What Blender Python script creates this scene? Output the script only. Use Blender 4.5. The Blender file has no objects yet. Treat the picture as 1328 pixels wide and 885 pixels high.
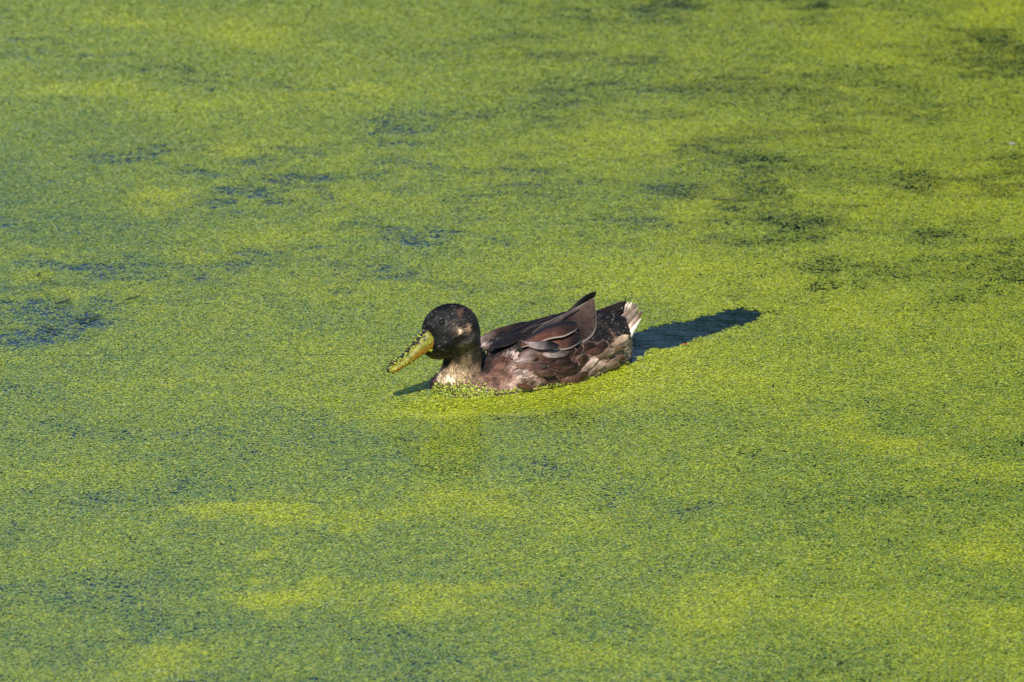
import bpy, bmesh, math, random
import numpy as np
from mathutils import Vector, Matrix, noise as mnoise
random.seed(7)
RNG = np.random.default_rng(11)
R = math.radians
S = bpy.context.scene
COL = S.collection

# ------------------------------------------------------------------ camera
PITCH = R(16.0)
DIST = 11.0
CAM_H = DIST * math.sin(PITCH)
CAM_Y = -DIST * math.cos(PITCH)
cam_d = bpy.data.cameras.new('camera')
cam = bpy.data.objects.new('camera', cam_d)
COL.objects.link(cam)
cam.location = (0, CAM_Y, CAM_H)
cam.rotation_euler = (math.pi / 2 - PITCH, 0, 0)
cam_d.sensor_width = 36
cam_d.lens = 36 * DIST / 1.328
cam_d.clip_start = 0.1
cam_d.clip_end = 3000
cam_d.dof.use_dof = True
cam_d.dof.focus_distance = 10.65
cam_d.dof.aperture_fstop = 11
S.camera = cam

# ------------------------------------------------------------------ light
SUN_EL, SUN_AZ = R(47), R(190)      # azimuth clockwise from +Y; the sun stands behind the camera, a little left
w = bpy.data.worlds.new('World')
S.world = w
w.use_nodes = True
nt = w.node_tree
nt.nodes.clear()
sky = nt.nodes.new('ShaderNodeTexSky')
sky.sky_type = 'NISHITA'
sky.sun_disc = False
sky.sun_elevation = SUN_EL
sky.sun_rotation = SUN_AZ
sky.air_density = 1.0
sky.dust_density = 0.0
sky.ozone_density = 3.6
bg = nt.nodes.new('ShaderNodeBackground')
bg.inputs['Strength'].default_value = 0.15
wo = nt.nodes.new('ShaderNodeOutputWorld')
nt.links.new(sky.outputs[0], bg.inputs[0])
nt.links.new(bg.outputs[0], wo.inputs[0])
sd = bpy.data.lights.new('sun', 'SUN')
sd.energy = 4.7
sd.angle = R(0.5)
sd.color = (1.0, 0.955, 0.87)
sun = bpy.data.objects.new('sun', sd)
COL.objects.link(sun)
sdir = Vector((math.sin(SUN_AZ) * math.cos(SUN_EL), math.cos(SUN_AZ) * math.cos(SUN_EL), math.sin(SUN_EL)))
sun.rotation_euler = sdir.to_track_quat('Z', 'Y').to_euler()
sun.location = sdir * 30
S.view_settings.view_transform = 'Standard'
S.view_settings.look = 'None'
S.view_settings.exposure = 0.0
S.view_settings.gamma = 1.0
S.view_settings.use_curve_mapping = False


# ------------------------------------------------------------------ helpers
def srgb(r, g, b):
    return tuple(((c / 255) / 12.92 if c / 255 <= 0.04045 else ((c / 255 + 0.055) / 1.055) ** 2.4) for c in (r, g, b))


def ground(px, py):
    """photo pixel -> ground point"""
    u = (px - 664) / 1328 * 36 / cam_d.lens
    v = (442.5 - py) / 1328 * 36 / cam_d.lens
    dy = math.cos(PITCH) + v * math.sin(PITCH)
    dz = -math.sin(PITCH) + v * math.cos(PITCH)
    t = CAM_H / -dz
    return u * t, CAM_Y + dy * t


def hash2(ix, iy, seed):
    h = (ix.astype(np.int64) * 374761393 + iy.astype(np.int64) * 668265263 + seed * 1274126177) & 0xFFFFFFFF
    h = ((h ^ (h >> 13)) * 1274126177) & 0xFFFFFFFF
    return ((h ^ (h >> 16)) & 0xFFFFFF) / float(0xFFFFFF)


def vnoise(x, y, seed=0):
    ix = np.floor(x); iy = np.floor(y)
    fx = x - ix; fy = y - iy
    fx = fx * fx * fx * (fx * (fx * 6 - 15) + 10); fy = fy * fy * fy * (fy * (fy * 6 - 15) + 10)
    ix = ix.astype(np.int64); iy = iy.astype(np.int64)
    a = hash2(ix, iy, seed); b = hash2(ix + 1, iy, seed)
    c = hash2(ix, iy + 1, seed); d = hash2(ix + 1, iy + 1, seed)
    return (a + (b - a) * fx) * (1 - fy) + (c + (d - c) * fx) * fy


def fbm(x, y, seed=0, octaves=4, gain=0.5):
    s = 0; a = 1; t = 0
    ca, sa = math.cos(0.6), math.sin(0.6)
    for o in range(octaves):
        s = s + a * vnoise(x, y, seed + o * 17); t += a
        a *= gain
        x, y = (x * ca - y * sa) * 2.03 + 5.1, (x * sa + y * ca) * 2.03 + 1.7
    return s / t


def mesh_np(name, verts, faces_flat, loop_tot, mat=None, attrs=None, smooth=False):
    """verts (n,3); faces_flat int indices; loop_tot per-face loop counts; attrs name -> (n,4) point colours"""
    me = bpy.data.meshes.new(name)
    me.vertices.add(len(verts))
    me.vertices.foreach_set('co', np.ascontiguousarray(verts, dtype=np.float32).ravel())
    me.loops.add(len(faces_flat))
    me.loops.foreach_set('vertex_index', np.ascontiguousarray(faces_flat, dtype=np.int32))
    me.polygons.add(len(loop_tot))
    lt = np.asarray(loop_tot, dtype=np.int32)
    ls = np.concatenate(([0], np.cumsum(lt)[:-1])).astype(np.int32)
    me.polygons.foreach_set('loop_start', ls)
    if smooth:
        me.polygons.foreach_set('use_smooth', np.ones(len(lt), dtype=bool))
    for k, v in (attrs or {}).items():
        if v.ndim == 1:
            at = me.attributes.new(k, 'FLOAT', 'POINT'); at.data.foreach_set('value', v.astype(np.float32))
        else:
            at = me.attributes.new(k, 'FLOAT_COLOR', 'POINT'); at.data.foreach_set('color', v.astype(np.float32).ravel())
    me.update(calc_edges=True)
    if mat: me.materials.append(mat)
    return me


def link(name, me, parent=None, **props):
    o = bpy.data.objects.new(name, me)
    COL.objects.link(o)
    if parent is not None: o.parent = parent
    for k, v in props.items(): o[k] = v
    return o


class G:
    """small wrapper round a node tree"""
    def __init__(s, name):
        s.m = bpy.data.materials.new(name); s.m.use_nodes = True
        s.t = s.m.node_tree; s.t.nodes.clear()
        s.out = s.t.nodes.new('ShaderNodeOutputMaterial')

    def n(s, typ, **kw):
        nd = s.t.nodes.new('ShaderNode' + typ)
        for k, v in kw.items():
            if hasattr(nd, k) and k not in nd.inputs: setattr(nd, k, v)
            else: s.set(nd.inputs[k], v)
        return nd

    def set(s, inp, v):
        if isinstance(v, bpy.types.NodeSocket): s.t.links.new(v, inp)
        else:
            if hasattr(inp, 'default_value') and isinstance(v, tuple) and len(v) == 3 and inp.type == 'RGBA': v = (*v, 1)
            inp.default_value = v

    def math(s, op, a, b=0.5, c=0.0, clamp=False):
        nd = s.t.nodes.new('ShaderNodeMath'); nd.operation = op; nd.use_clamp = clamp
        s.set(nd.inputs[0], a); s.set(nd.inputs[1], b); s.set(nd.inputs[2], c)
        return nd.outputs[0]

    def mix(s, f, a, b, blend='MIX'):
        nd = s.t.nodes.new('ShaderNodeMix'); nd.data_type = 'RGBA'; nd.blend_type = blend
        s.set(nd.inputs[0], f); s.set(nd.inputs[6], a); s.set(nd.inputs[7], b)
        return nd.outputs[2]

    def ramp(s, f, *stops):
        nd = s.t.nodes.new('ShaderNodeValToRGB')
        cr = nd.color_ramp
        while len(cr.elements) < len(stops): cr.elements.new(0.5)
        for e, (p, c) in zip(cr.elements, stops):
            e.position = p; e.color = (*c, 1) if len(c) == 3 else c
        s.set(nd.inputs[0], f)
        return nd.outputs[0]

    def attr(s, name):
        nd = s.t.nodes.new('ShaderNodeAttribute'); nd.attribute_name = name
        return nd

    def finish(s, sh):
        s.t.links.new(sh, s.out.inputs['Surface'])
        return s.m


# ------------------------------------------------------------------ where the duck is
CX, CY = 690, 485                     # photo pixel of the duck's centre on the water
PSI = R(42)
DX, DY = ground(CX, CY)
H_ = np.array([-math.cos(PSI), -math.sin(PSI)])    # heading
L_ = np.array([math.sin(PSI), -math.cos(PSI)])     # the duck's left, towards the camera
SC = DIST / 1328 * 1.0                             # not used for placement, only documents scale


def to_local(x, y):
    rx, ry = x - DX, y - DY
    return rx * H_[0] + ry * H_[1], rx * L_[0] + ry * L_[1]


def hull_halfwidth(lx):
    xs = [-0.166, -0.152, -0.135, -0.10, -0.05, 0.0, 0.05, 0.10, 0.14, 0.162, 0.172]
    ws = [0.0, 0.028, 0.044, 0.060, 0.070, 0.072, 0.070, 0.063, 0.048, 0.028, 0.0]
    return np.interp(lx, xs, ws)


# ------------------------------------------------------------------ fields of the pond surface
# (px, py, rx, ry, amount): negative = thin cover, water shows; positive = closed bright cover
SPARSE = [
    (385, 252, 75, 9, 1.0), (300, 258, 60, 5, .5), (515, 222, 38, 14, .8), (530, 190, 26, 5, .7), (640, 190, 26, 14, .75), (568, 296, 32, 8, .8),
    (610, 262, 48, 9, .5), (690, 253, 40, 7, .45), (700, 240, 70, 5, .45), (75, 404, 45, 9, .95), (60, 424, 52, 9, .9), (105, 412, 34, 8, .5),
    (85, 437, 34, 6, .85), (40, 344, 50, 7, .65), (120, 352, 45, 8, .55), (190, 362, 40, 6, .3), (130, 385, 30, 8, .5),
    (1060, 383, 34, 12, .8), (190, 831, 16, 7, .8), (800, 318, 55, 11, .45), (420, 345, 60, 9, .3), (1250, 350, 40, 5, .25),
    (735, 151, 66, 14, .85), (620, 152, 40, 6, .6), (500, 168, 36, 12, .65), (535, 158, 42, 12, .55), (940, 256, 46, 10, .95), (955, 268, 16, 12, .8),
    (1040, 300, 36, 16, .7), (985, 292, 60, 4, .75), (1052, 312, 14, 6, .9), (1075, 232, 56, 15, .7), (1010, 240, 50, 7, .55), (990, 238, 20, 5, .8),
    (1262, 66, 50, 14, .75), (960, 112, 60, 20, .6), (1060, 128, 100, 12, .6), (1150, 134, 100, 8, .6), (1240, 132, 60, 8, .5),
    (1150, 183, 50, 6, .5), (905, 215, 60, 7, .5), (925, 95, 40, 14, .4), (1190, 232, 60, 10, .4), (1310, 366, 26, 6, .8), (1300, 225, 40, 8, .4),
    (990, 360, 60, 10, .25), (1200, 300, 60, 7, .35), (1130, 362, 50, 8, .3), (1080, 340, 40, 5, .4), (860, 235, 30, 6, .4),
    (890, 125, 30, 12, .5), (1130, 95, 80, 8, .3), (1230, 90, 60, 6, .3), (600, 60, 90, 5, .15), (120, 78, 110, 4, .9), (30, 55, 70, 4, .9), (215, 92, 60, 5, 1.0), (250, 104, 40, 4, .7),
    (330, 110, 60, 4, .4), (440, 108, 40, 4, .4), (345, 205, 40, 9, .4), (250, 215, 30, 6, .4), (175, 195, 60, 8, .3),
    (150, 660, 130, 14, .16), (420, 700, 160, 14, .12), (380, 820, 150, 16, .15), (900, 740, 90, 12, .12), (1060, 520, 80, 8, .25), (870, 650, 90, 9, .25),
    (120, 780, 130, 25, .2), (460, 560, 130, 20, .22), (780, 560, 110, 25, .2), (300, 560, 120, 16, .18), (720, 610, 70, 16, .2),
    (410, 650, 34, 3, .5), (260, 640, 20, 3, .4), (540, 738, 26, 4, .4), (300, 762, 18, 4, .4), (265, 878, 30, 5, .5), (980, 505, 60, 5, .3), (30, 520, 60, 10, .2), (990, 600, 60, 8, .2),
    (1100, 700, 120, 12, .15), (700, 870, 160, 14, .15), (350, 480, 130, 16, .15), (100, 560, 100, 12, .15), (250, 330, 90, 14, .15), (400, 400, 100, 16, .12),
]
DENSE = [
    (325, 667, 70, 14, .9), (350, 776, 72, 13, .9), (480, 668, 80, 10, .35), (600, 650, 90, 18, .45), (640, 765, 80, 14, .5), (540, 775, 80, 12, .35),
    (350, 715, 26, 10, .5), (1170, 570, 60, 12, .6), (1090, 560, 60, 12, .3), (900, 790, 70, 24, .55), (1280, 715, 60, 18, .55), (210, 862, 60, 22, .5),
    (250, 672, 30, 6, .4), (550, 585, 50, 20, .25), (660, 525, 110, 12, .45), (790, 505, 60, 14, .6), (205, 257, 40, 9, .7),
    (320, 190, 60, 12, .4), (900, 360, 140, 30, .45), (1240, 240, 90, 30, .35), (1120, 410, 120, 18, .4), (900, 280, 60, 20, .35), (1080, 270, 100, 14, .3),
    (960, 500, 110, 20, .3), (320, 45, 60, 12, .5), (180, 30, 60, 10, .35), (90, 118, 100, 12, .5), (450, 120, 60, 6, .4), (20, 320, 30, 8, .5), (50, 375, 70, 7, .3),
    (50, 330, 60, 6, .3), (500, 250, 80, 12, .3), (620, 220, 60, 12, .3), (820, 190, 120, 20, .3), (400, 300, 120, 8, .25), (190, 405, 30, 5, .35), (240, 330, 60, 10, .3),
    (750, 690, 110, 20, .3), (1060, 780, 110, 20, .3), (420, 465, 60, 8, .2), (880, 455, 120, 16, .35), (560, 430, 60, 12, -.1), (1300, 10, 60, 20, .4), (1180, 60, 100, 30, .2),
    (730, 850, 80, 12, .2), (1230, 610, 90, 14, .25), (1300, 800, 50, 20, .4), (40, 470, 60, 8, .2), (220, 490, 80, 10, .2), (280, 140, 80, 12, .3),
]


def blobs(lst, x, y, warp):
    """sum of soft-edged ellipses laid on the ground"""
    out = np.zeros_like(x)
    wx, wy = warp
    for px, py, rx, ry, a in lst:
        gx, gy = ground(px, py)
        k = (CAM_H / math.sin(PITCH + math.atan((py - 442.5) / 11000))) / 11.0
        sx = rx / 1000 * k
        sy = abs(ground(px, py - ry)[1] - ground(px, py + ry)[1]) / 2
        m = (np.abs(x - gx) < sx * 2.6 + .1) & (np.abs(y - gy) < sy * 2.6 + .15)
        if not m.any(): continue
        dx = (x[m] - gx + wx[m]) / sx; dy = (y[m] - gy + wy[m] * 1.6) / sy
        out[m] += a * np.exp(-(dx * dx + dy * dy) ** 1.0 * 0.9)
    return out


def wake(x, y):
    """1 in the open water the duck has left behind it"""
    pts = [(790, 462, 14), (815, 452, 18), (830, 446, 13), (850, 440, 12.5), (875, 436, 14.5), (896, 430, 13), (914, 424, 11), (940, 416, 11), (966, 411, 9), (982, 409, 6), (988, 408, .8), (1010, 404, .5)]
    gx_ = [ground(a, b)[0] for a, b, c in pts]; gy_ = [ground(a, b)[1] for a, b, c in pts]
    hh_ = [c / 1000 / math.sin(PITCH) for a, b, c in pts]
    yc = np.interp(x, gx_, gy_); H = np.interp(x, gx_, hh_, left=1e-3, right=1e-3)
    n = fbm(x * 60, y * 30, 91, 4, .65) - .5
    n2 = fbm(x * 160, y * 90, 92, 2) - .5
    e = np.minimum(np.abs(y - yc) / H, 3)
    return 1 / (1 + np.exp((e - 1 + n * .75 + n2 * .5 - .12) * 12))


def height(x, y):
    """low ripples and the swell the duck pushes up"""
    lx, ly = to_local(x, y)
    hw = hull_halfwidth(lx)
    d = np.sqrt(np.maximum(np.abs(ly) - hw, 0) ** 2 + np.maximum(np.abs(lx) - .172, 0) ** 2)
    near = np.exp(-(d / .018) ** 2)
    h = .0035 * near * np.clip(.5 + lx / .12, .15, 1.3)
    h += .0022 * np.sin(d * 95 - 1.5) * np.exp(-(d / .09) ** 2) * np.clip((lx + .2) / .2, 0, 1)
    wk = np.exp(-((ly) / .08) ** 2) * np.clip((-lx - .15) / .05, 0, 1) * np.exp(-np.clip(-lx - .15, 0, 9) / .09)
    h += .0004 * wk * np.sin(lx * 105 + 6 * np.abs(ly) * 12)
    h += .0012 * (fbm(x * 1.3, y * 2.0, 5, 2) - .5)
    return h


def fields(x, y):
    wx = (fbm(x * 14, y * 12, 21, 4) - .5) * .09
    wy = (fbm(x * 14, y * 12, 33, 4) - .5) * .12
    sp = blobs(SPARSE, x, y, (wx, wy))
    de = blobs(DENSE, x, y, (wx, wy))
    broad = fbm(x * 1.0 + 3, y * 1.3, 41, 4) - .5
    fine = fbm(x * 8, y * 8.5, 51, 5, .6) - .5
    frag = fbm(x * 27, y * 25, 61, 4, .65) - .5
    right = np.clip((x + .1) / .8, -1, 1) * np.clip((y + .6) / 1.2, 0, 1)
    rr = np.clip((x + .25) / .4, 0, 1) * np.clip((y - .15) / .5, 0, 1)          # the mottled far right
    topl = np.clip((y - .55) / .5, 0, 1) * (1 - rr)                              # smooth closed cover far left
    low = np.clip((-y - .15) / .4, 0, 1) * np.clip((.35 - x) / .5, .35, 1)
    strk = fbm(x * 8 + .8 * fbm(x * 4, y * 4, 3, 2), y * 12, 71, 5, .68) - .5
    midu = np.clip((y - .0) / .3, 0, 1) * np.clip((1.15 - y) / .3, 0, 1) * (1 - rr) * (1 - .55 * np.clip((x - .1) / .3, 0, 1))
    cov = .82 + .20 * broad + (.36 - .20 * topl) * fine + .22 * frag * (1 - .6 * topl) + .06 * topl - .04 * low
    cov = cov - rr * .44 * np.clip(strk * 2.6 - .10, 0, 1) - midu * .70 * np.clip(strk * 2.8 - .10, 0, 1) - sp * (.58 - .42 * rr + (2.4 * frag + 1.3 * strk) * (1 - .5 * rr)) + de * .32
    cov = np.where(sp > .2, np.maximum(cov, .32 + .22 * rr + .35 * np.clip(frag * 3, -.3, 1)), cov)
    cov = np.maximum(cov, .42 + .6 * frag)
    olv = np.clip(np.maximum(rr, .55 * midu * np.clip((x + .75) / .5, 0, 1)) * (.08 + sp * .6 + np.clip(strk * 4.2, 0, 1)), 0, 1)
    lx, ly = to_local(x, y)
    hw = hull_halfwidth(lx)
    d = np.sqrt(np.maximum(np.abs(ly) - hw, 0) ** 2 + np.maximum(np.abs(lx) - .172, 0) ** 2)
    rim = np.exp(-(d / .06) ** 2) * (ly > 0)
    cov = cov + rim * .6
    wk = wake(x, y)
    cov = cov * (1 - wk) - wk * .15
    yel = .54 + .40 * broad + .42 * fine + de * 1.05 + right * .36 + rim * .9 - low * .15 + topl * .10
    return np.clip(cov, 0, 1.3), np.clip(yel - olv * .25, 0, 1.3), wk, olv


# ------------------------------------------------------------------ materials
def water_material():
    g = G('water')
    tc = g.n('TexCoord')
    cov = g.attr('cover').outputs['Fac']; yel = g.attr('yellow').outputs['Fac']; opn = g.attr('open').outputs['Fac']
    mp = g.n('Mapping', Vector=tc.outputs['Object'])
    vor = g.n('TexVoronoi', Vector=mp.outputs[0], Scale=270.0, Randomness=1.0)
    vor2 = g.n('TexVoronoi', Vector=mp.outputs[0], Scale=270.0, Randomness=1.0, feature='DISTANCE_TO_EDGE')
    nz = g.n('TexNoise', Vector=mp.outputs[0], Scale=60.0, Detail=3.0)
    sep = g.n('SeparateColor', Color=vor.outputs['Color'])
    th = g.math('ADD', g.math('MULTIPLY', sep.outputs[0], .75), g.math('MULTIPLY', nz.outputs['Fac'], .35))
    inside = g.math('GREATER_THAN', vor2.outputs['Distance'], 0.045)
    has = g.math('LESS_THAN', th, g.math('SUBTRACT', g.math('MULTIPLY', cov, .95), .12))
    mask = g.math('MULTIPLY', has, inside)
    c1 = g.mix(yel, (.15, .24, .055), (.32, .40, .035))
    c2 = g.mix(yel, (.21, .32, .045), (.44, .51, .035))
    leaf = g.mix(sep.outputs[1], c1, c2)
    bmp = g.n('Bump', Strength=.35, Distance=.002, Height=vor.outputs['Distance'])
    film = g.n('BsdfPrincipled', **{'Base Color': leaf, 'Roughness': .38, 'Normal': bmp.outputs[0]})
    # ripples
    mw = g.n('Mapping', Vector=tc.outputs['Object'])
    mw.inputs['Rotation'].default_value = (0, 0, R(-25)); mw.inputs['Scale'].default_value = (20, 60, 1)
    n1 = g.n('TexNoise', Vector=mw.outputs[0], Scale=1.0, Detail=4.0, Roughness=.55)
    mw2 = g.n('Mapping', Vector=tc.outputs['Object'])
    mw2.inputs['Rotation'].default_value = (0, 0, R(35)); mw2.inputs['Scale'].default_value = (60, 190, 1)
    n2 = g.n('TexNoise', Vector=mw2.outputs[0], Scale=1.0, Detail=2.0)
    hh = g.math('ADD', n1.outputs['Fac'], g.math('MULTIPLY', n2.outputs['Fac'], .22))
    st = g.math('ADD', g.math('MULTIPLY', opn, .15), .04)
    b2 = g.n('Bump', Strength=st, Distance=.006, Height=hh)
    wat = g.n('BsdfPrincipled', **{'Base Color': (.005, .015, .012), 'Roughness': .05, 'IOR': 1.333, 'Normal': b2.outputs[0]})
    mx = g.n('MixShader')
    g.set(mx.inputs[0], mask); g.set(mx.inputs[1], wat.outputs[0]); g.set(mx.inputs[2], film.outputs[0])
    return g.finish(mx.outputs[0])


def frond_material():
    g = G('duckweed_frond')
    a = g.attr('tint')
    geo = g.n('NewGeometry')
    bs = g.n('BsdfPrincipled', **{'Base Color': a.outputs['Color'], 'Roughness': .16, 'IOR': 1.45})
    bs.inputs['Specular IOR Level'].default_value = .5
    tr = g.n('BsdfTranslucent', Color=g.mix(1.0, a.outputs['Color'], (.8, 1.0, .4), 'MULTIPLY'))
    mx = g.n('MixShader'); g.set(mx.inputs[0], .15)
    g.set(mx.inputs[1], bs.outputs[0]); g.set(mx.inputs[2], tr.outputs[0])
    return g.finish(mx.outputs[0])


M_WATER = water_material()
M_FROND = frond_material()

# ------------------------------------------------------------------ water sheet
def axis(lo, hi, step, far):
    c = list(np.arange(lo, hi + step / 2, step))
    s = step; v = c[-1]
    while v < far:
        s *= 1.35; v += s; c.append(v)
    s = step; v = c[0]
    while v > -far:
        s *= 1.35; v -= s; c.insert(0, v)
    return np.array(c)


ax_x = axis(-1.25, 1.25, .0105, 400)
ax_y = axis(-1.9, 2.4, .0125, 400)
gx, gy = np.meshgrid(ax_x, ax_y)
nx, ny = len(ax_x), len(ax_y)
X, Y = gx.ravel(), gy.ravel()
inner = (np.abs(X) < 3) & (np.abs(Y) < 4)
cov, yel, opn, _ = fields(X, Y)
hz = np.where(inner, height(X, Y), 0)
outer = np.clip((np.abs(X) - (.58 + (Y + 1.41) / 3.24 * .19 + .10)) / .1, 0, 1)
outer = np.maximum(outer, np.clip((Y - 2.05) / .15, 0, 1)); outer = np.maximum(outer, np.clip((-1.52 - Y) / .12, 0, 1))
cov = cov * (1 + .42 * outer)
idx = np.arange(nx * ny).reshape(ny, nx)
q = np.stack([idx[:-1, :-1], idx[:-1, 1:], idx[1:, 1:], idx[1:, :-1]], -1).reshape(-1, 4)
me = mesh_np('water', np.stack([X, Y, hz], 1), q.ravel(), np.full(len(q), 4), M_WATER,
             {'cover': cov, 'yellow': yel, 'open': opn}, smooth=True)
link('water', me, kind='structure', label='dark pond water showing blue between the duckweed')

# ------------------------------------------------------------------ duckweed fronds
def frond_batch(xs, ys, rad, zoff, tilt, tint, k):
    """k-gon fronds, each a little egg-shaped, tilted and slightly cupped"""
    n = len(xs)
    a0 = RNG.uniform(0, 2 * math.pi, n)
    el = RNG.uniform(.62, .95, n)
    ang = a0[:, None] + np.arange(k) * 2 * math.pi / k
    u = np.cos(ang - a0[:, None]) * rad[:, None]; v = np.sin(ang - a0[:, None]) * (rad * el)[:, None]
    dx = u * np.cos(a0)[:, None] - v * np.sin(a0)[:, None]
    dy = u * np.sin(a0)[:, None] + v * np.cos(a0)[:, None]
    tx = RNG.normal(0, 1, n) * tilt; ty = RNG.normal(0, 1, n) * tilt
    z = zoff[:, None] + dx * tx[:, None] + dy * ty[:, None]
    z = np.maximum(z, (height(xs, ys) + .0003)[:, None])
    v3 = np.stack([xs[:, None] + dx, ys[:, None] + dy, z], -1).reshape(-1, 3)
    f = np.arange(n * k)
    return v3, f, np.full(n, k), np.repeat(tint, k, axis=0)


def pick_tint(yel, n, de, calm=1.0):
    r = RNG.random(n)
    light = np.array([.54, .58, .036]); mid = np.array([.38, .455, .050]); deep = np.array([.17, .28, .060]); olive = np.array([.36, .33, .08])
    t = np.clip(yel + RNG.normal(0, .25, n) * calm, 0, 1)[:, None]
    c = deep * (1 - np.clip(t * 2, 0, 1)) + mid * (np.clip(t * 2, 0, 1) - np.clip(t * 2 - 1, 0, 1)) + light * np.clip(t * 2 - 1, 0, 1)
    o = (r < .05)[:, None]
    c = np.where(o, olive, c)
    pale = (RNG.random(n) < .02)[:, None]
    c = np.where(pale, np.array([.5, .5, .22]), c)
    c = c * (1 - de[:, None] * np.array([.27, .32, .26]))
    c = c * (1 + (RNG.uniform(.78, 1.17, n) - 1) * calm)[:, None]
    return np.concatenate([c, np.ones((n, 1))], 1)


def lay_fronds():
    V, F, T, C = [], [], [], []
    off = 0
    # bands (y0, y1, spacing, k)
    bands = [(-1.62, -.55, .0027, 5), (-.55, .35, .0025, 5), (.35, 1.15, .0029, 4), (1.15, 2.15, .0034, 4)]
    for y0, y1, sp, k in bands:
        xs = np.arange(-1.05, 1.05, sp); ysx = np.arange(y0, y1, sp * .866)
        a, b = np.meshgrid(xs, ysx)
        a = a + (np.arange(len(ysx)) % 2)[:, None] * sp / 2
        x = (a + RNG.uniform(-.48, .48, a.shape) * sp).ravel(); y = (b + RNG.uniform(-.48, .48, a.shape) * sp).ravel()
        half = .58 + (y + 1.41) / 3.24 * .19 + .13
        m = np.abs(x) < half
        x, y = x[m], y[m]
        cov, yel, opn, de = fields(x, y)
        lx, ly = to_local(x, y)
        inside = np.abs(ly) < hull_halfwidth(lx) - .006
        p = np.clip(cov * 1.02, 0, 1)
        # small clumps and holes
        cl = vnoise(x * 210, y * 210, 77) * .5 + vnoise(x * 95, y * 80, 78) * .5
        keep = (cl * .55 + RNG.random(len(x)) * .45 < p * .92) & ~inside
        x, y, yel, cov, de = x[keep], y[keep], yel[keep], cov[keep], de[keep]
        n = len(x)
        rad = RNG.uniform(.55, .80, n) * sp * np.clip(.9 + .12 * cov, .8, 1.1)
        tilt = .045 + .10 * np.clip(cov - .6, 0, 1)
        zo = height(x, y) + .0006 + RNG.random(n) * (.0006 + .0012 * np.clip(cov - .6, 0, 1))
        v3, f, t, c = frond_batch(x, y, rad, zo, tilt, pick_tint(yel * .82 + (cov - .7) * .5 + (vnoise(x * 170, y * 130, 79) - .5) * .45 + (vnoise(x * 60, y * 60, 80) - .5) * .18, n, de, np.interp(y, [-.2, .9], [1.0, .55])), k)
        V.append(v3); F.append(f + off); T.append(t); C.append(c); off += len(v3)
    me = mesh_np('duckweed', np.concatenate(V), np.concatenate(F), np.concatenate(T), M_FROND, {'tint': np.concatenate(C)})
    print('duckweed fronds', len(me.polygons))
    link('duckweed', me, kind='stuff', label='mat of tiny yellow-green duckweed covering the pond', category='duckweed')


lay_fronds()

#DUCK
# ================================================================== THE DUCK
duck = bpy.data.objects.new('duck', None)
COL.objects.link(duck)
duck.location = (DX, DY, 0.0)
duck.rotation_euler = (0, 0, math.pi + PSI)
duck['label'] = 'brown moulting mallard duck with black head and mustard bill swimming through duckweed'
duck['category'] = 'duck'
CP, SP = math.cos(PSI), math.sin(PSI)


def plume_rgb(r, g, b):
    """plumage colours read off the photo, brought down to reflectances"""
    c = np.array(srgb(r, g, b)); l = c.mean()
    return tuple(c * (.36 + 1.0 * min(1, l / .36)) * np.array([1.10, 1.0, .90]))
MW = Matrix.Translation(duck.location) @ Matrix.Rotation(math.pi + PSI, 4, 'Z')
MI = MW.inverted()


def at(px, py, y):
    """a point of the duck's own space, on the plane y, seen at a photo pixel"""
    o = MI @ Vector(cam.location)
    u = (px - 664) / 1328 * 36 / cam_d.lens; v = (442.5 - py) / 1328 * 36 / cam_d.lens
    d = Vector((u, math.cos(PITCH) + v * math.sin(PITCH), -math.sin(PITCH) + v * math.cos(PITCH)))
    d = (MI.to_3x3() @ d).normalized()
    t = (y - o.y) / d.y
    return o + d * t


HD = Vector((math.cos(R(-17)), math.sin(R(-17)), 0))          # where the head points
HP = R(30)
HF = Vector((HD.x * math.cos(HP), HD.y * math.cos(HP), -math.sin(HP)))
HS = Vector((-HD.y, HD.x, 0))                                  # the head's left
HU = HF.cross(HS)
if HU.z < 0: HU = -HU


def ring_loft(bm, rings):
    """rings: lists of Vectors, closed tube with capped ends"""
    vs = [[bm.verts.new(p) for p in r] for r in rings]
    n = len(vs[0])
    for a, b in zip(vs[:-1], vs[1:]):
        for i in range(n):
            bm.faces.new((a[i], a[(i + 1) % n], b[(i + 1) % n], b[i]))
    bm.faces.new(list(reversed(vs[0]))); bm.faces.new(vs[-1])


def ell(bm, c, ax, ay, az, m=None, seg=24):
    r = bmesh.ops.create_icosphere(bm, subdivisions=4, radius=1)['verts']
    X_, Y_, Z_ = m or (Vector((1, 0, 0)), Vector((0, 1, 0)), Vector((0, 0, 1)))
    for v in r:
        p = v.co.copy()
        v.co = Vector(c) + X_ * p.x * ax + Y_ * p.y * ay + Z_ * p.z * az


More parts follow.
